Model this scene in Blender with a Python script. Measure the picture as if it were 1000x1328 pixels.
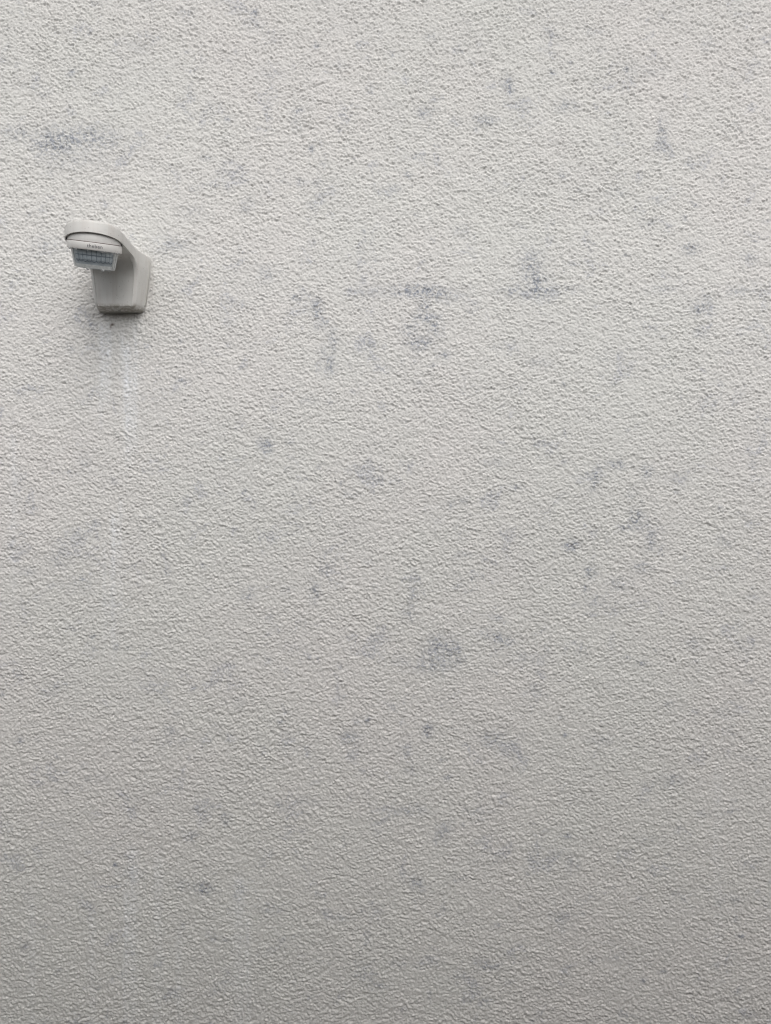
import bpy, bmesh, math, random
import numpy as np
from mathutils import Vector, Matrix

for o in list(bpy.data.objects):
    bpy.data.objects.remove(o)
S = bpy.context.scene
COL = S.collection
MM = 0.001
Z0 = 1.60            # height of the middle of the picture above the ground
CD = 0.885           # camera to wall

# ------------------------------------------------------------ camera
S.render.engine = 'CYCLES'
cam = bpy.data.cameras.new('camera')
cam.sensor_fit = 'VERTICAL'
cam.sensor_height = 36.0
cam.lens = 36.0 * CD / 1.328
cam.clip_start = 0.02
cam.clip_end = 500.0
co = bpy.data.objects.new('camera', cam)
co.location = (0, -CD, Z0)
co.rotation_euler = (math.radians(90), 0, 0)
COL.objects.link(co)
S.camera = co
S.cycles.use_denoising = True
S.cycles.denoiser = 'OPENIMAGEDENOISE'
S.cycles.denoising_input_passes = 'RGB_ALBEDO_NORMAL'
S.cycles.denoising_prefilter = 'NONE'       # keeps the grain of the wall crisp
S.cycles.denoising_quality = 'HIGH'
S.cycles.filter_width = 1.2
S.cycles.sample_clamp_indirect = 3.0
S.cycles.use_adaptive_sampling = False
S.cycles.caustics_reflective = False

# ------------------------------------------------------------ sky, sun, exposure (overcast)
SUN_EL, SUN_AZ = 52.0, 163.0      # azimuth: clockwise from +Y (the wall's outside faces -Y)
w = bpy.data.worlds.new('World')
S.world = w
w.use_nodes = True
wn = w.node_tree
wn.nodes.clear()
sky = wn.nodes.new('ShaderNodeTexSky')
sky.sky_type = 'NISHITA'
sky.sun_disc = False
sky.sun_elevation = math.radians(SUN_EL)
sky.sun_rotation = math.radians(SUN_AZ)
sky.air_density = 1.0
sky.dust_density = 4.0
hs = wn.nodes.new('ShaderNodeHueSaturation')
hs.inputs['Saturation'].default_value = 0.22      # cloud cover: nearly colourless sky
bg = wn.nodes.new('ShaderNodeBackground')
bg.inputs['Strength'].default_value = 0.15
wo = wn.nodes.new('ShaderNodeOutputWorld')
wn.links.new(sky.outputs[0], hs.inputs['Color'])
wn.links.new(hs.outputs[0], bg.inputs['Color'])
wn.links.new(bg.outputs[0], wo.inputs['Surface'])

sd = bpy.data.lights.new('sun', 'SUN')
sd.energy = 0.7
sd.angle = math.radians(90)
sd.color = (1.0, 0.992, 0.975)
so = bpy.data.objects.new('sun', sd)
az, el = math.radians(SUN_AZ), math.radians(SUN_EL)
to_sun = Vector((math.sin(az) * math.cos(el), math.cos(az) * math.cos(el), math.sin(el)))
so.rotation_euler = to_sun.to_track_quat('Z', 'Y').to_euler()
so.location = to_sun * 20
COL.objects.link(so)

S.view_settings.view_transform = 'Standard'
S.view_settings.look = 'None'
S.view_settings.gamma = 1.0
S.view_settings.use_curve_mapping = False
S.view_settings.exposure = 0.46


# ------------------------------------------------------------ helpers
def tag(o, label=None, cat=None, kind=None, group=None):
    if label: o['label'] = label
    if cat: o['category'] = cat
    if kind: o['kind'] = kind
    if group: o['group'] = group
    return o


def link(name, me, mat=None, parent=None):
    o = bpy.data.objects.new(name, me)
    if mat is not None:
        me.materials.clear()
        me.materials.append(mat)
    COL.objects.link(o)
    if parent is not None:
        o.parent = parent
    return o


def from_bm(name, bm, mat=None, parent=None, smooth=30):
    me = bpy.data.meshes.new(name)
    bmesh.ops.recalc_face_normals(bm, faces=bm.faces)
    if smooth:
        for f in bm.faces:
            f.smooth = True
        for e in bm.edges:
            if len(e.link_faces) == 2 and e.calc_face_angle(0) > math.radians(smooth):
                e.smooth = False
    bm.to_mesh(me)
    bm.free()
    return link(name, me, mat, parent)


def px(x, y, F=1.0):
    """photograph pixel -> (x, z) on the wall plane (1 px = 1 mm)"""
    return (x - 500) * MM, Z0 + (664 - y) * MM


class NT:
    """tiny node helper"""
    def __init__(self, name):
        self.m = bpy.data.materials.new(name)
        self.m.use_nodes = True
        self.t = self.m.node_tree
        self.t.nodes.clear()
        self.out = self.t.nodes.new('ShaderNodeOutputMaterial')
        self.co = self.t.nodes.new('ShaderNodeTexCoord').outputs['Object']

    def n(self, ty, ins=None, **kw):
        nd = self.t.nodes.new(ty)
        for k, v in kw.items():
            setattr(nd, k, v)
        for k, v in (ins or {}).items():
            s = nd.inputs[k]
            if isinstance(v, bpy.types.NodeSocket):
                self.t.links.new(v, s)
            else:
                s.default_value = v
        return nd

    def math(self, op, a, b=0.0, c=0.0, clamp=False):
        return self.n('ShaderNodeMath', {0: a, 1: b, 2: c}, operation=op, use_clamp=clamp).outputs[0]

    def noise(self, scale, detail=2.0, rough=0.5, dist=0.0, vec=None, lac=2.0):
        return self.n('ShaderNodeTexNoise', {'Vector': vec or self.co, 'Scale': scale, 'Detail': detail,
                                             'Roughness': rough, 'Distortion': dist, 'Lacunarity': lac})

    def ramp(self, v, lo, hi, a=0.0, b=1.0):
        return self.n('ShaderNodeMapRange', {'Value': v, 'From Min': lo, 'From Max': hi, 'To Min': a, 'To Max': b},
                      interpolation_type='SMOOTHSTEP').outputs[0]

    def mix(self, f, a, b):
        nd = self.n('ShaderNodeMix', data_type='RGBA')
        for k, v in ((0, f), (6, a), (7, b)):
            s = nd.inputs[k]
            if isinstance(v, bpy.types.NodeSocket):
                self.t.links.new(v, s)
            else:
                s.default_value = (*v, 1.0) if isinstance(v, tuple) and len(v) == 3 else v
        return nd.outputs[2]

    def attr(self, name):
        return self.n('ShaderNodeAttribute', attribute_name=name).outputs['Fac']

    def bsdf(self, **ins):
        b = self.n('ShaderNodeBsdfPrincipled', {k.replace('_', ' '): v for k, v in ins.items()})
        self.t.links.new(b.outputs[0], self.out.inputs['Surface'])
        return b

    def bump(self, h, strength, dist):
        return self.n('ShaderNodeBump', {'Height': h, 'Strength': strength, 'Distance': dist}).outputs[0]


# ------------------------------------------------------------ materials
def mat_render():
    """off-white roughcast render: rounded grains, dark joints between them, stains, pale run marks"""
    k = NT('roughcast_render')
    # beyond the finely modelled stretch of wall the grains go on as relief of the same size
    nz = k.noise(330, 3, 0.65, 0.3).outputs['Fac']
    far = k.noise(215, 3, 0.6, 0.9).outputs['Fac']
    out = k.attr('outside')
    hh = k.math('MULTIPLY_ADD', k.math('MULTIPLY', k.ramp(far, 0.30, 0.68), out), 0.75, k.math('MULTIPLY', nz, k.math('SUBTRACT', 1.0, k.math('MULTIPLY', out, 0.4))))
    micro = k.bump(hh, k.math('MULTIPLY_ADD', out, 0.05, 0.40), 0.0022)
    # colour
    big = k.noise(2.6, 4, 0.6).outputs['Fac']
    mid = k.noise(14, 4, 0.6, 0.5).outputs['Fac']
    fine = k.noise(420, 2, 0.6).outputs['Fac']
    c = k.mix(k.ramp(big, 0.38, 0.64), (0.604, 0.598, 0.573), (0.618, 0.600, 0.580))
    c = k.mix(k.math('MULTIPLY', k.ramp(mid, 0.45, 0.70), 0.35), c, (0.57, 0.56, 0.545))
    c = k.mix(k.math('MULTIPLY', k.ramp(fine, 0.55, 0.75), 0.25), c, (0.47, 0.455, 0.44))
    # random small dark specks
    sp = k.noise(75, 2, 0.5).outputs['Fac']
    c = k.mix(k.math('MULTIPLY', k.ramp(sp, 0.70, 0.78), 0.35), c, (0.33, 0.33, 0.345))
    # blue-grey blotches
    st = k.attr('stain')
    sn = k.noise(120, 4, 0.7, 0.6).outputs['Fac']
    sf = k.math('MULTIPLY', st, k.math('MULTIPLY', k.ramp(sn, 0.43, 0.54, 0.25, 1.25), k.ramp(k.noise(300, 2, 0.7).outputs['Fac'], 0.40, 0.58, 0.25, 1.45)), clamp=True)
    c = k.mix(k.math('MULTIPLY', sf, 0.95), c, (0.285, 0.30, 0.335))
    # faint wandering blotches
    n3 = k.noise(22, 6, 0.74, 0.5).outputs['Fac']
    c = k.mix(k.math('MULTIPLY', k.math('MULTIPLY', k.ramp(n3, 0.555, 0.64), k.ramp(k.noise(310, 2, 0.7).outputs['Fac'], 0.42, 0.58, 0.2, 1.3)), 0.46), c, (0.36, 0.37, 0.41))
    # pale runs below the lamp
    c = k.mix(k.math('MULTIPLY', k.math('MULTIPLY', k.attr('run'), k.ramp(k.noise(300, 2, 0.6).outputs['Fac'], 0.35, 0.6, 0.45, 1.3)), 1.1, clamp=True), c, (0.69, 0.70, 0.715))
    # brown grime spots, plus shade painted round the sensor foot
    c = k.mix(k.attr('grime_shade'), c, (0.16, 0.13, 0.11))
    k.bsdf(Base_Color=c, Roughness=0.92, Normal=micro, **{'Specular IOR Level': 0.15})
    return k.m


def plastic(name, base, rough=0.42, streak=0.3, dirt=0.2, edge=False):
    k = NT(name)
    sv = k.n('ShaderNodeMapping', {'Vector': k.co, 'Scale': (1.0, 1.0, 0.06)}).outputs[0]
    s = k.noise(130, 3, 0.55, vec=sv).outputs['Fac']
    m = k.noise(90, 4, 0.6).outputs['Fac']
    d = k.noise(520, 2, 0.5).outputs['Fac']
    c = k.mix(k.math('MULTIPLY', k.ramp(s, 0.45, 0.68), streak), base, tuple(x * y for x, y in zip(base, (0.80, 0.74, 0.72))))
    c = k.mix(k.math('MULTIPLY', k.ramp(m, 0.5, 0.75), 0.35), c, tuple(x * 0.86 for x in base))
    c = k.mix(k.math('MULTIPLY', k.ramp(d, 0.66, 0.74), dirt), c, (0.16, 0.13, 0.10))
    zz = k.n('ShaderNodeSeparateXYZ', {0: k.co}).outputs['Z']
    if edge:
        g = k.math('MULTIPLY', k.ramp(zz, 0.0065, 0.0005), k.ramp(k.noise(160, 4, 0.7).outputs['Fac'], 0.40, 0.60))
        c = k.mix(k.math('MULTIPLY', g, 0.7), c, (0.20, 0.17, 0.12))
        t2 = k.noise(700, 2, 0.5).outputs['Fac']
        c = k.mix(k.math('MULTIPLY', k.ramp(t2, 0.68, 0.74), 0.6), c, (0.14, 0.11, 0.08))
    k.bsdf(Base_Color=c, Roughness=k.ramp(m, 0.3, 0.7, rough - 0.06, rough + 0.12),
           Normal=k.bump(k.noise(300, 3).outputs['Fac'], 0.12, 0.0003))
    return k.m


M_WALL = mat_render()
M_HOUSE = plastic('weathered_grey_plastic', (0.55, 0.54, 0.515), 0.45, 0.35, 0.3, True)
M_HEAD = plastic('off_white_plastic', (0.64, 0.625, 0.60), 0.40, 0.15, 0.35)
M_PLATE = plastic('dirty_plastic', (0.44, 0.43, 0.40), 0.55, 0.4, 0.4)


def mat_simple(name, col, rough=0.6, spec=0.4, var=0.15, scale=300):
    k = NT(name)
    n = k.noise(scale, 3).outputs['Fac']
    c = k.mix(k.ramp(n, 0.35, 0.7, 0, 1), col, tuple(x * (1 - var) for x in col))
    k.bsdf(Base_Color=c, Roughness=rough, **{'Specular IOR Level': spec})
    return k.m


M_SEAM = mat_simple('dark_seam', (0.10, 0.065, 0.06), 0.8)
M_LENS = mat_simple('blue_grey_lens_plastic', (0.31, 0.345, 0.37), 0.28, 0.5, 0.2, 160)
M_LFRAME = mat_simple('milky_lens_plastic', (0.50, 0.515, 0.51), 0.33, 0.5, 0.2, 400)
M_LGRID = mat_simple('dark_lens_rib', (0.15, 0.18, 0.21), 0.4, 0.4)
M_INK = mat_simple('grey_print', (0.14, 0.14, 0.15), 0.6)


def mat_water():
    k = NT('water')
    k.bsdf(Base_Color=(0.97, 0.98, 1, 1), Roughness=0.03, IOR=1.33, **{'Transmission Weight': 0.85})
    return k.m


M_WATER = mat_water()


def mat_ground():
    k = NT('worn_concrete')
    a = k.noise(3, 5, 0.6).outputs['Fac']
    b = k.noise(260, 3, 0.6).outputs['Fac']
    c = k.mix(k.ramp(a, 0.35, 0.7), (0.30, 0.296, 0.285), (0.36, 0.353, 0.34))
    c = k.mix(k.math('MULTIPLY', k.ramp(b, 0.5, 0.7), 0.5), c, (0.42, 0.415, 0.40))
    k.bsdf(Base_Color=c, Roughness=0.88, Normal=k.bump(b, 0.6, 0.004))
    return k.m


def mat_brick(name='shade_wall_masonry'):
    k = NT(name)
    v = k.n('ShaderNodeMapping', {'Vector': k.co, 'Rotation': (math.radians(90), 0, 0)}).outputs[0]
    br = k.n('ShaderNodeTexBrick', {'Vector': v, 'Color1': (0.22, 0.217, 0.21, 1), 'Color2': (0.26, 0.256, 0.248, 1),
                                    'Mortar': (0.2, 0.198, 0.195, 1), 'Scale': 1.0, 'Mortar Size': 0.006,
                                    'Brick Width': 0.22, 'Row Height': 0.075})
    k.bsdf(Base_Color=br.outputs['Color'], Roughness=0.9)
    return k.m


# ------------------------------------------------------------ ground, and an unseen wall added to darken the lower render
def sheet(name, x0, x1, y0, y1, z, mat, n=8):
    bm = bmesh.new()
    bmesh.ops.create_grid(bm, x_segments=n, y_segments=n, size=0.5)
    for v in bm.verts:
        v.co = Vector((x0 + (v.co.x + .5) * (x1 - x0), y0 + (v.co.y + .5) * (y1 - y0), z))
    return from_bm(name, bm, mat, smooth=0)


tag(sheet('ground', -120, 120, -120, 120, 0.0, mat_ground()), kind='structure')

SHADE_Y, SHADE_H = -1.15, 1.93
bm = bmesh.new()
for (x0, x1, y0, y1, z0, z1) in ((-6, 6, SHADE_Y - .22, SHADE_Y, -.2, SHADE_H), (-6.03, 6.03, SHADE_Y - .26, SHADE_Y + .04, SHADE_H + .0, SHADE_H + .06)):
    r = bmesh.ops.create_cube(bm, size=1)
    for v in r['verts']:
        v.co = Vector(((x0 + x1) / 2 + v.co.x * (x1 - x0), (y0 + y1) / 2 + v.co.y * (y1 - y0), (z0 + z1) / 2 + v.co.z * (z1 - z0)))
tag(from_bm('shade_wall', bm, mat_brick(), smooth=0), kind='structure')

# unseen overhang above the picture, added to dim the upper wall
bm = bmesh.new()
for (x0, x1, y0, y1, z0, z1) in ((-4.1, 4.1, -.55, .30, 3.40, 3.44), (-4.1, 4.1, -.575, -.55, 3.36, 3.60), (-4.1, 4.1, -.55, .30, 3.52, 3.58)):
    r = bmesh.ops.create_cube(bm, size=1)
    for v in r['verts']:
        v.co = Vector(((x0 + x1) / 2 + v.co.x * (x1 - x0), (y0 + y1) / 2 + v.co.y * (y1 - y0), (z0 + z1) / 2 + v.co.z * (z1 - z0)))
tag(from_bm('shade_overhang', bm, mat_simple('painted_timber', (0.55, 0.55, 0.54), 0.6), smooth=0), kind='structure')

# ------------------------------------------------------------ the rendered wall
PITCH = 0.00100
RELIEF = 1.42
fx = np.arange(-0.516, 0.516 + PITCH, PITCH)
fz = np.arange(-0.678, 0.678 + PITCH, PITCH) + Z0


def coarse(a, b, step0):
    """coordinates from a outwards to b with growing steps, without a itself"""
    out, s, x = [], step0, a
    sg = 1 if b > a else -1
    while abs(b - x) > s * 1.5:
        x += sg * s
        out.append(x)
        s = min(s * 1.18, 0.05)
    out.append(b)
    return out


gx = np.array(coarse(fx[0], -4.0, .0015)[::-1] + list(fx) + coarse(fx[-1], 4.0, .0015))
gz = np.array(coarse(fz[0], -0.15, .0015)[::-1] + list(fz) + coarse(fz[-1], 3.4, .0015))
NX, NZ = len(gx), len(gz)
X, Z = np.meshgrid(gx, gz)
P = np.zeros((NX * NZ + 4, 3), np.float32)
P[:NX * NZ, 0] = X.ravel()
P[:NX * NZ, 2] = Z.ravel()
for i, (x, z) in enumerate(((gx[0], gz[0]), (gx[-1], gz[0]), (gx[-1], gz[-1]), (gx[0], gz[-1]))):
    P[NX * NZ + i] = (x, 0.30, z)
ii = (np.arange(NZ - 1)[:, None] * NX + np.arange(NX - 1)[None, :]).ravel()
quads = np.stack([ii, ii + 1, ii + NX + 1, ii + NX], 1)
loops = quads.ravel()
starts = np.arange(0, len(loops), 4)
b0 = NX * NZ
# ngon sides and back
bottom = list(range(0, NX)) + [b0 + 1, b0]
top = list(range((NZ - 1) * NX, NZ * NX))[::-1] + [b0 + 3, b0 + 2]
left = [r * NX for r in range(NZ)][::-1] + [b0, b0 + 3]
right = [r * NX + NX - 1 for r in range(NZ)] + [b0 + 2, b0 + 1]
extra = [bottom[::-1], top[::-1], left[::-1], right[::-1], [b0, b0 + 1, b0 + 2, b0 + 3][::-1]]
ls, st = [loops], [starts]
pos = len(loops)
for e in extra:
    st.append(np.array([pos]))
    ls.append(np.array(e))
    pos += len(e)
loops = np.concatenate(ls).astype(np.int32)
starts = np.concatenate(st).astype(np.int32)


def perlin(x, y, seed):
    """gradient noise, about -0.7..0.7"""
    rng = np.random.RandomState(seed)
    g = rng.rand(256, 256) * 2 * np.pi
    gc, gs = np.cos(g), np.sin(g)
    xi, yi = np.floor(x).astype(np.int64), np.floor(y).astype(np.int64)
    xf, yf = x - xi, y - yi
    u, v = xf * xf * xf * (xf * (xf * 6 - 15) + 10), yf * yf * yf * (yf * (yf * 6 - 15) + 10)

    def d(ox, oy):
        a, b = (xi + ox) & 255, (yi + oy) & 255
        return gc[a, b] * (xf - ox) + gs[a, b] * (yf - oy)
    return (d(0, 0) * (1 - u) + d(1, 0) * u) * (1 - v) + (d(0, 1) * (1 - u) + d(1, 1) * u) * v


def grains(x, y, cell, seed, spread, steep):
    """packed rounded grains: the highest of many small paraboloids, each with its own height, size and direction"""
    rng = np.random.RandomState(seed)
    n = 512
    jx, jy, hh, ss, aa, ee = (rng.rand(n, n) for _ in range(6))
    ca, sa = np.cos(aa * np.pi), np.sin(aa * np.pi)
    X_, Y_ = x / cell, y / cell
    xi, yi = np.floor(X_).astype(np.int64), np.floor(Y_).astype(np.int64)
    best = np.full(x.shape, -9.0)
    for ox in (-1, 0, 1):
        for oy in (-1, 0, 1):
            a, b = (xi + ox) & 511, (yi + oy) & 511
            dx, dy = X_ - (xi + ox + jx[a, b]), Y_ - (yi + oy + jy[a, b])
            u, v = dx * ca[a, b] + dy * sa[a, b], -dx * sa[a, b] + dy * ca[a, b]
            st_ = 1.0 + ee[a, b] * 1.1
            r2 = (u * u / st_ + v * v * st_) * steep * (0.7 + 0.7 * ss[a, b])
            best = np.maximum(best, hh[a, b] * spread - r2)
    return np.maximum(best, -0.55)


XM, ZM = X * 1000.0, Z * 1000.0
ca, sa = math.cos(math.radians(-28)), math.sin(math.radians(-28))       # the float was drawn a little aslant
XR, ZR = (XM * ca + ZM * sa) / 1.06, (-XM * sa + ZM * ca) * 1.16
wx = 0.7 * perlin(XR / 3.0, ZR / 3.0, 1)
wz = 0.7 * perlin(XR / 3.0, ZR / 3.0, 2)
hgt = 0.75 * grains(XR + wx, ZR + wz, 2.8, 11, 1.1, 1.0)
hgt += 0.40 * grains(XR + wz, ZR + wx, 1.85, 12, 0.9, 1.0)
hgt += 0.95 * perlin(XR / 2.8, ZR / 2.8, 5) + 0.78 * perlin(XR / 1.75, ZR / 1.75, 15)
hgt += 0.42 * perlin(XM / 7.5, ZM / 7.5, 6) + 0.35 * perlin(XM / 30.0, ZM / 30.0, 7)
hgt -= 2.6 * np.clip(perlin(XM / 7.0, ZM / 4.5, 21) - 0.38, 0, 1)        # odd deeper pits
amp = 0.9 + 0.25 * perlin(XM / 120.0, ZM / 90.0, 8) + 0.35 * perlin(XM / 24.0, ZM / 14.0, 9)
hgt = hgt * amp * RELIEF * (1.0 + 0.14 * np.clip((Z - Z0) / 0.6, -1, 1))     # floated rougher towards the top
edge = np.clip(1 - np.maximum(np.abs(XM) - 516, np.abs(ZM - Z0 * 1000) - 678) / 25.0, 0, 1)
P[:NX * NZ, 1] = -(hgt * edge).ravel() * MM
me = bpy.data.meshes.new('rendered_wall')
me.vertices.add(len(P))
me.vertices.foreach_set('co', P.ravel())
me.loops.add(len(loops))
me.loops.foreach_set('vertex_index', loops)
me.polygons.add(len(starts))
me.polygons.foreach_set('loop_start', starts)
sm = np.ones(len(starts), bool)
sm[-5:] = False
me.polygons.foreach_set('use_smooth', sm)
me.update(calc_edges=True)

PXX = X * 1000 + 500          # photograph pixels
PYY = 664 - (Z - Z0) * 1000


def blob(cx, cy, rx, ry, a, rot=0.0):
    c, s = math.cos(math.radians(rot)), math.sin(math.radians(rot))
    dx, dy = PXX - cx, PYY - cy
    u, v = (dx * c + dy * s) / rx, (-dx * s + dy * c) / ry
    return a * np.exp(-(u * u + v * v))


STAINS = [  # x, y, rx, ry, strength, rotation
    (68, 188, 24, 12, .75, 0), (110, 178, 48, 16, .55, 5), (20, 172, 20, 10, .40, 0), (95, 210, 40, 10, .25, 0),
    (60, 320, 18, 14, .30, 0), (222, 318, 28, 12, .35, 0), (250, 275, 20, 12, .2, 0), (345, 355, 10, 10, .45, 0),
    (320, 266, 8, 9, .5, 0), (412, 238, 6, 6, .35, 0), (136, 265, 5, 8, .35, 0), (346, 578, 8, 9, .85, 0),
    (412, 402, 7, 14, .7, 0), (432, 440, 6, 14, .55, 0), (428, 474, 8, 12, .7, 0), (418, 455, 5, 8, .4, 0),
    (548, 378, 26, 9, .85, 5), (520, 378, 12, 7, .6, 0), (580, 384, 22, 7, .4, 0), (550, 398, 7, 7, .7, 0),
    (530, 428, 10, 8, .6, 0), (550, 412, 18, 6, .55, 0), (565, 425, 10, 12, .6, 0), (545, 445, 18, 7, .65, 0),
    (575, 460, 10, 6, .5, 0), (660, 113, 7, 12, .75, 0), (550, 147, 9, 8, .6, 0), (628, 156, 14, 7, .55, 0),
    (735, 138, 14, 8, .45, 0), (590, 160, 8, 6, .35, 0), (690, 350, 16, 28, .55, 0), (700, 375, 16, 12, .7, 0),
    (665, 378, 14, 7, .5, 0), (645, 450, 8, 4, .3, 0), (480, 378, 24, 7, .35, 0), (735, 376, 20, 6, .35, 0),
    (858, 175, 7, 22, .5, 5), (895, 323, 10, 6, .8, 0), (912, 398, 16, 10, .5, 0), (960, 378, 24, 6, .35, 0),
    (860, 375, 22, 6, .3, 0), (908, 432, 10, 6, .35, 0), (783, 462, 8, 6, .35, 0), (972, 335, 12, 10, .25, 0),
    (772, 620, 6, 14, .7, 20), (800, 603, 14, 6, .55, 0), (840, 612, 8, 9, .55, 0), (825, 672, 9, 10, .85, 0),
    (812, 684, 8, 5, .6, 0), (843, 700, 7, 14, .6, 0), (741, 708, 9, 7, .9, 0), (832, 735, 10, 7, .55, 0),
    (765, 742, 8, 10, .6, 0), (803, 757, 14, 8, .45, 0), (772, 780, 14, 9, .35, 0), (820, 640, 7, 7, .3, 0),
    (535, 765, 5, 24, .5, 0), (530, 795, 8, 10, .4, 0), (570, 838, 18, 14, .6, 0), (560, 862, 26, 10, .5, 0),
    (592, 845, 10, 14, .5, 0), (640, 825, 20, 7, .6, 15), (655, 832, 12, 6, .5, 0), (700, 855, 14, 9, .3, 0),
    (520, 858, 10, 8, .35, 0), (672, 852, 14, 8, .3, 0), (453, 958, 12, 8, .6, 0), (462, 935, 5, 4, .5, 0),
    (555, 948, 6, 10, .85, 0), (525, 975, 9, 10, .5, 0), (640, 958, 16, 9, .5, 0), (532, 998, 6, 9, .5, 0),
    (660, 975, 12, 7, .35, 0), (294, 1062, 6, 8, .7, 0), (250, 1085, 6, 5, .5, 0), (322, 772, 8, 8, .5, 0),
    (408, 768, 7, 12, .55, 0), (375, 765, 8, 6, .3, 0), (220, 948, 9, 7, .45, 0), (208, 962, 8, 6, .3, 0),
    (264, 1152, 12, 8, .7, 0), (238, 1148, 8, 6, .5, 0), (170, 1133, 20, 7, .3, 0), (540, 1145, 7, 8, .8, 0),
    (530, 1052, 24, 6, .4, 0), (575, 1078, 10, 14, .45, 20), (620, 1052, 16, 5, .35, 0), (870, 1012, 14, 7, .45, 0),
    (635, 1252, 16, 6, .55, 0), (725, 1190, 16, 8, .4, 0), (445, 905, 6, 5, .3, 0), (305, 910, 14, 8, .2, 0),
    (78, 722, 12, 14, .35, 0), (35, 742, 10, 6, .35, 0), (110, 600, 10, 16, .2, 0), (640, 600, 16, 6, .25, 0),
    (670, 632, 10, 5, .35, 0), (585, 655, 5, 5, .4, 0), (525, 600, 8, 5, .25, 0), (940, 925, 14, 7, .3, 0),
    (900, 835, 10, 8, .4, 0), (965, 845, 12, 9, .2, 0), (912, 1055, 12, 5, .3, 0), (950, 1165, 14, 6, .35, 0),
    (100, 760, 20, 12, .2, 0), (380, 840, 16, 8, .2, 0), (150, 305, 10, 10, .15, 0), (350, 96, 20, 8, .2, 0),
    (400, 520, 12, 6, .3, 0), (455, 640, 10, 6, .3, 0), (700, 470, 14, 7, .25, 0), (880, 620, 16, 6, .25, 0), (940, 700, 12, 8, .3, 0), (600, 720, 12, 5, .3, 0),
    (690, 900, 14, 6, .3, 0), (780, 960, 16, 7, .3, 0), (840, 1090, 14, 6, .3, 0), (740, 1120, 8, 12, .3, 0), (400, 1040, 14, 6, .3, 0), (440, 1190, 12, 6, .3, 0), (350, 1180, 10, 6, .3, 0),
    (60, 900, 12, 7, .2, 0), (120, 1010, 14, 6, .25, 0), (520, 1250, 14, 6, .25, 0), (800, 1240, 14, 7, .25, 0), (330, 30, 14, 8, .3, 0), (180, 60, 12, 8, .25, 0), (770, 40, 14, 7, .25, 0), (920, 60, 12, 8, .25, 0),
    (510, 245, 12, 6, .3, 0), (600, 300, 10, 8, .3, 0), (800, 250, 12, 7, .3, 0), (275, 140, 10, 8, .3, 0), (385, 160, 8, 10, .25, 0),
    (240, 18, 12, 7, .35, 0), (440, 85, 10, 6, .25, 0), (560, 48, 8, 6, .3, 0), (840, 92, 22, 8, .2, 0),
]
rs = random.Random(5)
for _ in range(150):
    STAINS.append((rs.uniform(0, 1000), rs.uniform(0, 1328), rs.uniform(2.5, 7), rs.uniform(2.5, 5), rs.uniform(.25, .7), rs.uniform(-40, 40)))
stain = np.zeros_like(X)
for b_ in STAINS:
    m_ = blob(*b_)
    stain = 1 - (1 - stain) * (1 - np.clip(m_, 0, 1))
run = np.zeros_like(X)
for (rx, y0, y1, wd, a) in ((132, 412, 560, 3.5, .55), (140, 415, 530, 4.5, .60), (158, 425, 500, 3, .40), (165, 440, 620, 4.5, .65), (176, 415, 590, 3.5, .35),
                            (171, 470, 600, 7, .30), (147, 660, 870, 4, .50), (156, 640, 800, 3, .30), (136, 700, 860, 3, .25),
                            (172, 1090, 1400, 7, .35), (163, 1150, 1400, 3, .35), (205, 1100, 1400, 6, .25), (310, 1130, 1400, 8, .30), (322, 1180, 1400, 3, .30),
                            (232, 1200, 1400, 4, .25), (930, 980, 1400, 6, .15), (120, 1180, 1400, 5, .2), (18, 560, 800, 5, .25), (42, 1150, 1400, 5, .2)):
    t = np.clip((PYY - y0) / (y1 - y0), 0, 1)
    env = np.where((PYY > y0) & (PYY < y1), np.clip(t * (y1 - y0) / 14.0, 0, 1) * (1 - t) ** 0.55, 0)
    run += a * env * np.exp(-((PXX - rx - 0.8 * np.sin(PYY / 23 + rx)) / wd) ** 2) * (0.9 + 0.25 * np.sin(PYY / 9.7 + rx) * np.sin(PYY / 4.1))
grime_shade = blob(146, 421, 2.6, 2.0, .85) + blob(144, 424, 1.5, 2.5, .7) + blob(159, 409, 28, 5, .45) + blob(196, 362, 4, 34, .22) \
    + blob(120, 408, 12, 6, .15) + blob(112, 372, 8, 22, .12)  # the broad blobs are painted shade below and beside the sensor
for (x_, y_) in ((268, 1148), (254, 1087), (741, 707), (655, 118), (556, 951), (30, 1075), (340, 598), (838, 95), (792, 1330), (896, 321), (704, 1082), (452, 96), (940, 180)):
    grime_shade += blob(x_, y_, 2.2, 1.7, .45)
for nm, arr in (('stain', stain), ('run', run), ('grime_shade', grime_shade), ('outside', 1 - edge)):
    at = me.attributes.new(nm, 'FLOAT', 'POINT')
    full = np.zeros(len(P), np.float32)
    full[:NX * NZ] = np.clip(arr, 0, 1).ravel()
    at.data.foreach_set('value', full)
wall = link('rendered_wall', me, M_WALL)
tag(wall, 'off-white roughcast rendered house wall with faint blue-grey blotches', 'wall')

# ------------------------------------------------------------ motion sensor
UC, DH = -341.5, 84.0                      # middle of the sensor and depth of its head, mm
BASE = Vector((UC * MM, 0, Z0 + 258 * MM))
root = bpy.data.objects.new('motion_sensor', None)
root.empty_display_size = 0.05
root.location = BASE
COL.objects.link(root)
tag(root, 'grey plastic wall-mounted motion sensor with round cap and blue-grey lens', 'motion sensor')


def L(x, d, z):
    """local mm: x sideways, d out of the wall, z above the middle of the picture -> metres relative to the root"""
    return Vector((x * MM, -d * MM, (z - 258) * MM))


RC = 32.0


def H(d):
    if d < 35:
        return 30.0 + 8.3 * (1 - d / 35) ** 1.7
    t = min((d - 35) / (DH - 35), 1)
    t = t * t * (3 - 2 * t)
    return 30.0 + (RC - 30.0) * t


NS = 12


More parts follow.
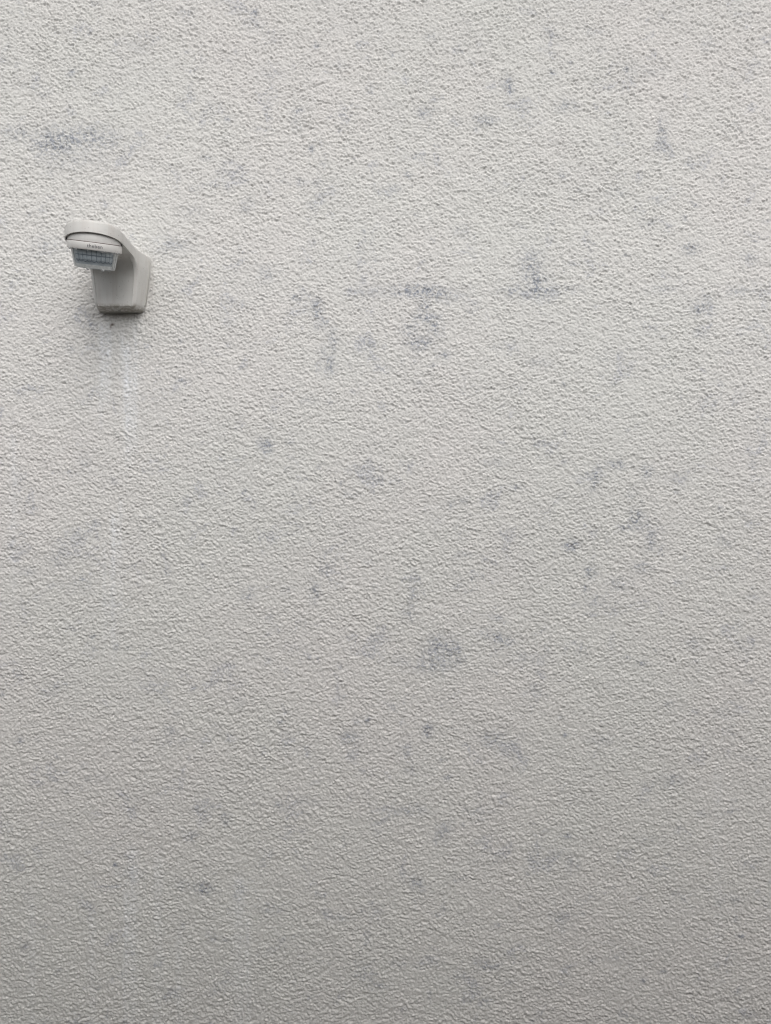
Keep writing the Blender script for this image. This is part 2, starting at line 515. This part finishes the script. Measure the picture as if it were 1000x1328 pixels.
def lower(z):
    s = 0.83 + 0.17 * min(max((z - 262) / 50, 0), 1) ** 0.9
    df = 26 + 2 * (z - 262) / 54
    if z > 294:
        t = min((z - 294) / 22, 1)
        df += 22 * (1 - math.sqrt(max(0, 1 - t * t)))
    cut = 0
    if z < 264.5:
        cut = 6.5 - math.sqrt(max(0, 6.5 ** 2 - min(264.5 - z, 6.3) ** 2))
    if z < 259.8:
        df = 26 - (259.8 - z) * 6.0
    ds = df - 5
    pts = [(H(ds * i / NS) * s - cut, ds * i / NS) for i in range(NS + 1)]
    hx = pts[-1][0]
    pts += [(hx - .5, df - 3.4), (hx - 1.6, df - 1.9), (hx - 3.2, df - 0.9), (hx - 4.6, df - .35), (hx - 5.2, df - 1.1)]
    for j in range(1, 13):
        pts.append(((hx - 5.2) * (1 - j / 12), df - 1.1 + 0.9 * math.sin(math.pi / 2 * j / 12)))
    return pts


def upper(inset=0.0):
    pts = [(H(45 * i / NS), 45 * i / NS) for i in range(NS + 1)]
    for j in range(1, 6):
        d = 45 + (DH - 45) * j / 5
        pts.append((H(d), d))
    for j in range(1, 13):
        a = math.pi / 2 * j / 12
        pts.append((RC * math.cos(a), DH + RC * math.sin(a)))
    if inset:
        out = []
        for i, (x, d) in enumerate(pts):
            a, b = pts[max(i - 1, 0)], pts[min(i + 1, len(pts) - 1)]
            tx, td = b[0] - a[0], b[1] - a[1]
            if i == len(pts) - 1:
                tx, td = -1, 0
            l = math.hypot(tx, td)
            out.append((max(x - td / l * inset, 0), d + tx / l * inset))
        pts = out
    return pts


def refine(half):
    full = half + [(-x, d) for x, d in half[-2::-1]]
    return full


zs = [257.9, 258.2, 258.7, 259.2, 259.6, 259.8, 260.5, 262, 263, 264.5, 267, 271, 276, 282, 288, 292, 296, 300, 303, 306, 308.5, 310.5, 312, 313.3, 314.3, 315.1, 315.6, 315.9, 316.0]
secs = []
for i, z in enumerate(zs):
    p = lower(z)
    if i == 0:
        p = [(max(x - .8, 0), max(d - .8, 0)) for x, d in p]
    secs.append((z, refine(p)))
secs += [(316.0, refine(upper(.0))), (316.4, refine(upper(0))), (327.0, refine(upper(0))), (328.6, refine(upper(.35))),
         (330.0, refine(upper(1.3))), (330.8, refine(upper(3.0))), (331.0, refine(upper(5.0)))]
bm = bmesh.new()
rows = [[bm.verts.new(L(x, d, z)) for x, d in sec] for z, sec in secs]
for a, b in zip(rows, rows[1:]):
    for i in range(len(a) - 1):
        bm.faces.new((a[i], a[i + 1], b[i + 1], b[i]))
    bm.faces.new((a[-1], a[0], b[0], b[-1]))
bm.faces.new(rows[0][::-1])
bm.faces.new(rows[-1])
bmesh.ops.remove_doubles(bm, verts=bm.verts, dist=2e-6)
bmesh.ops.dissolve_degenerate(bm, dist=1e-6, edges=bm.edges)
house = from_bm('housing', bm, M_HOUSE, root, smooth=24)
# hollow under the cap for the swivelling head
cb = bmesh.new()
bmesh.ops.create_cone(cb, cap_ends=True, segments=96, radius1=30.6 * MM, radius2=30.6 * MM, depth=24 * MM)
for v in cb.verts:
    v.co += L(0, DH, 316.5)          # reaches from 304.5 to 328.5
cut = from_bm('cutter', cb, M_HOUSE, None, smooth=30)
cut.location = BASE
mod = house.modifiers.new('b', 'BOOLEAN')
mod.operation = 'DIFFERENCE'
mod.solver = 'EXACT'
mod.object = cut
bpy.context.view_layer.update()
dg = bpy.context.evaluated_depsgraph_get()
nm = bpy.data.meshes.new_from_object(house.evaluated_get(dg))
house.modifiers.clear()
house.data = nm
nm.name = 'housing'
bm = bmesh.new()
bm.from_mesh(nm)
for f in bm.faces:
    f.smooth = True
for e in bm.edges:
    e.smooth = not (len(e.link_faces) == 2 and e.calc_face_angle(0) > math.radians(24))
bm.to_mesh(nm)
bm.free()
bpy.data.objects.remove(cut)

# back plate that the housing clips on
bm = bmesh.new()
half = []
prof = [(257.4, 7.2), (258.2, 5.8), (261.5, 2.6), (266, 0), (300, 0), (322, 0), (327, 1)]
rr = []
for z, c in prof:
    s = 0.83 + 0.17 * min(max((z - 262) / 50, 0), 1) ** 0.9
    dd = 5.5 if z < 262 else 9
    row = [((H(0) * s - .7 - c), -2.5), ((H(0) * s - .7 - c), 5), (H(dd) * s - 2.0 - c, dd)]
    row += [(-x, d) for x, d in row[::-1]]
    rr.append([bm.verts.new(L(x, d, z)) for x, d in row])
for a, b in zip(rr, rr[1:]):
    for i in range(len(a)):
        j = (i + 1) % len(a)
        bm.faces.new((a[i], a[j], b[j], b[i]))
bm.faces.new(rr[0]); bm.faces.new(rr[-1])
from_bm('back_plate', bm, M_PLATE, root, smooth=30)

# swivelling head: own frame, tilted
HN = Vector((0.122, -0.327, 1)).normalized()
HP = L(0, DH, 315.9)
camv = Vector((0, -CD, Z0)) - (BASE + HP)
fr = (camv - HN * camv.dot(HN)).normalized()       # where the print faces
side = (-fr).cross(HN).normalized() * 1.0
HM = Matrix(((side.x, -fr.x, HN.x, HP.x), (side.y, -fr.y, HN.y, HP.y), (side.z, -fr.z, HN.z, HP.z), (0, 0, 0, 1)))
if HM.to_3x3().determinant() < 0:
    side = -side
    HM = Matrix(((side.x, -fr.x, HN.x, HP.x), (side.y, -fr.y, HN.y, HP.y), (side.z, -fr.z, HN.z, HP.z), (0, 0, 0, 1)))


def lathe(prof, seg=96, closed_top=True, closed_bot=True, a0=None, a1=None):
    bm = bmesh.new()
    rows = []
    n = seg if a0 is None else seg + 1
    for r, z in prof:
        row = []
        for i in range(n):
            a = (2 * math.pi * i / seg) if a0 is None else math.radians(a0 + (a1 - a0) * i / seg)
            # angle 0 = front (-Y), positive to the right
            row.append(bm.verts.new((r * MM * math.sin(a), -r * MM * math.cos(a), z * MM)))
        rows.append(row)
    for a, b in zip(rows, rows[1:]):
        for i in range(n - (0 if a0 is None else 1)):
            j = (i + 1) % n
            bm.faces.new((a[i], a[j], b[j], b[i]))
    if a0 is None:
        if closed_bot: bm.faces.new(rows[0][::-1])
        if closed_top: bm.faces.new(rows[-1])
    return bm


def headpart(name, bm, mat, smooth=30, parent=root):
    o = from_bm(name, bm, mat, parent, smooth)
    if parent is root:
        o.matrix_local = HM
    return o


cbm = lathe([(29.2, .25), (29.1, 3), (28.6, 6), (27.5, 9), (25.5, 11.0), (20, 12.4), (12, 13), (4, 13.2)])
HI = HM.inverted()
res = bmesh.ops.bisect_plane(cbm, geom=cbm.verts[:] + cbm.edges[:] + cbm.faces[:], plane_co=HI @ L(0, DH, 328), plane_no=(HI.to_3x3() @ Vector((0, 0, 1))), clear_outer=True)
bmesh.ops.holes_fill(cbm, edges=[e for e in cbm.edges if len(e.link_faces) == 1], sides=0)
headpart('swivel_collar', cbm, M_HEAD)
headpart('collar_seam', lathe([(29.0, -.4), (29.65, -.3), (29.65, .35), (29.0, .4)]), M_SEAM)
ring = headpart('lens_ring', lathe([(26, -8.6), (29.2, -8.5), (29.75, -8.1), (30.0, -7.2), (30.0, -.7), (29.8, -.35), (29.2, -.2)], 128), M_HEAD)

RT, RB, ZT, ZB = 25.6, 21.8, -8.2, -28.6


def rl(z, off=0.0):
    t = (z - ZT) / (ZB - ZT)
    return RT + (RB - RT) * t - 0.9 * t * (1 - t) * -1 + off


lens = headpart('lens', lathe([(4, ZB - .6), (17, ZB - .5), (RB - 1.6, ZB), (rl(ZB + 1.2) - .3, ZB + 1.2)] +
                              [(rl(z) - .3, z) for z in np.linspace(ZB + 2.5, ZT + .5, 10)], 120), M_LENS)


def patch(bm, a0, a1, z0, z1, off, thick=0.6, na=12, nz=4):
    """curved slab that follows the lens cone between two angles (degrees) and two heights"""
    g = {}
    for k_, o_ in enumerate((off, off - thick)):
        for i in range(na + 1):
            for j in range(nz + 1):
                a = math.radians(a0 + (a1 - a0) * i / na)
                z = z0 + (z1 - z0) * j / nz
                r = rl(z, o_)
                g[k_, i, j] = bm.verts.new((r * MM * math.sin(a), -r * MM * math.cos(a), z * MM))
    for i in range(na):
        for j in range(nz):
            bm.faces.new((g[0, i, j], g[0, i + 1, j], g[0, i + 1, j + 1], g[0, i, j + 1]))
            bm.faces.new((g[1, i, j], g[1, i, j + 1], g[1, i + 1, j + 1], g[1, i + 1, j]))
    for i in range(na):
        bm.faces.new((g[0, i, 0], g[1, i, 0], g[1, i + 1, 0], g[0, i + 1, 0]))
        bm.faces.new((g[0, i, nz], g[0, i + 1, nz], g[1, i + 1, nz], g[1, i, nz]))
    for j in range(nz):
        bm.faces.new((g[0, 0, j], g[0, 0, j + 1], g[1, 0, j + 1], g[1, 0, j]))
        bm.faces.new((g[0, na, j], g[1, na, j], g[1, na, j + 1], g[0, na, j + 1]))


# milky frame: bottom band and the back of the cone
bm = bmesh.new()
patch(bm, -66, 53, ZB + .3, ZB + 4.2, .15, 1.2, 24, 2)
patch(bm, 53.5, 293.5, ZB + .3, ZT + .4, .25, 1.2, 48, 6)
patch(bm, 56, 58.5, ZB + 1, ZT, .7, .8, 2, 6)
patch(bm, 66, 68, ZB + 1, ZT, .7, .8, 2, 6)
headpart('lens_frame', bm, M_LFRAME, 40, lens)
# segment edges of the lens
bm = bmesh.new()
cols = list(range(-56, 53, 12))
for a in cols:
    patch(bm, a - .6, a + .6, -20.8, ZT + .2, .12, .5, 1, 5)
for a in np.arange(-50, 50, 12):
    for i in range(6):
        t0, t1 = i / 6, (i + 1) / 6
        s0 = math.sin(math.pi * (t0 + t1) / 2)
        zc = -20.0 - 1.5 * s0
        patch(bm, a - 6 + 12 * t0, a - 6 + 12 * t1, zc - .35, zc + .35, .10, .4, 1, 1)
patch(bm, -56, 52, -14.6, -14.0, .10, .4, 30, 1)
headpart('lens_grid', bm, M_LGRID, 0, lens)
# faintly raised segments so that the lens is not one smooth cone
bm = bmesh.new()
for a in np.arange(-50, 50, 12):
    patch(bm, a - 5.2, a + 5.2, -13.8, -8.4, .16, .4, 4, 2)
    patch(bm, a - 5.2, a + 5.2, -19.4, -14.8, .16, .4, 4, 2)
sg = headpart('lens_segments', bm, mat_simple('pale_lens_facet', (0.37, 0.415, 0.445), 0.25, 0.5, 0.25, 260), 0, lens)

# print on the ring
tc = bpy.data.curves.new('lettering', 'FONT')
tc.body = 'theben'
tc.size = 5.6
tc.space_character = 1.08
tc.offset = 0.03
tc.align_x = 'CENTER'
tc.extrude = 0.12
tc.resolution_u = 3
to = bpy.data.objects.new('tmp', tc)
COL.objects.link(to)
bpy.context.view_layer.update()
tm = bpy.data.meshes.new_from_object(to.evaluated_get(bpy.context.evaluated_depsgraph_get()))
bpy.data.objects.remove(to)
bm = bmesh.new()
bm.from_mesh(tm)
for v in bm.verts:
    x, y, z = v.co
    a = x / 30.0 + math.radians(.5)
    r = 30.0 + z
    v.co = Vector((r * math.sin(a), -r * math.cos(a), y - 5.9)) * MM
headpart('lettering', bm, M_INK, 0, ring)


# water drops along the lower edges
def drop(x, y, z, r, stretch, frame=None, parent=root):
    bm = bmesh.new()
    bmesh.ops.create_icosphere(bm, subdivisions=2, radius=r * MM)
    for v in bm.verts:
        v.co.z *= stretch
        if v.co.z > 0:
            v.co.x *= 1.25
    o = from_bm('water_drop', bm, M_WATER, root, 80)
    p = Vector((x, y, z))
    if frame == 'head':
        o.location = HM @ (p * MM)
    else:
        o.location = L(x, y, z)
    return o


for a, r, rad, z, s in ((-64, 29.3, 1.6, -8.8, .9), (-42, 29.2, 1.4, -8.9, .8), (16, 29.2, 1.5, -8.9, .8), (24, 29.2, 1.1, -8.8, .9), (44, 29.2, 1.6, -8.9, .9),
                        (58, 29.0, 1.7, -8.9, .9), (-15, 29.3, .9, -8.8, .7), (-22, 20.8, 1.9, -29.2, .9), (24, 20.6, 2.0, -29.2, .8), (50, 20.5, 1.2, -29.0, .8)):
    drop(r * math.sin(math.radians(a)), -r * math.cos(math.radians(a)), z, rad, s, 'head')
drop(1.5, 13, 257.8, 1.9, 1.0)
drop(-5, 15, 260.6, 1.2, .8)
drop(8, 16, 260.6, 1.0, .8)
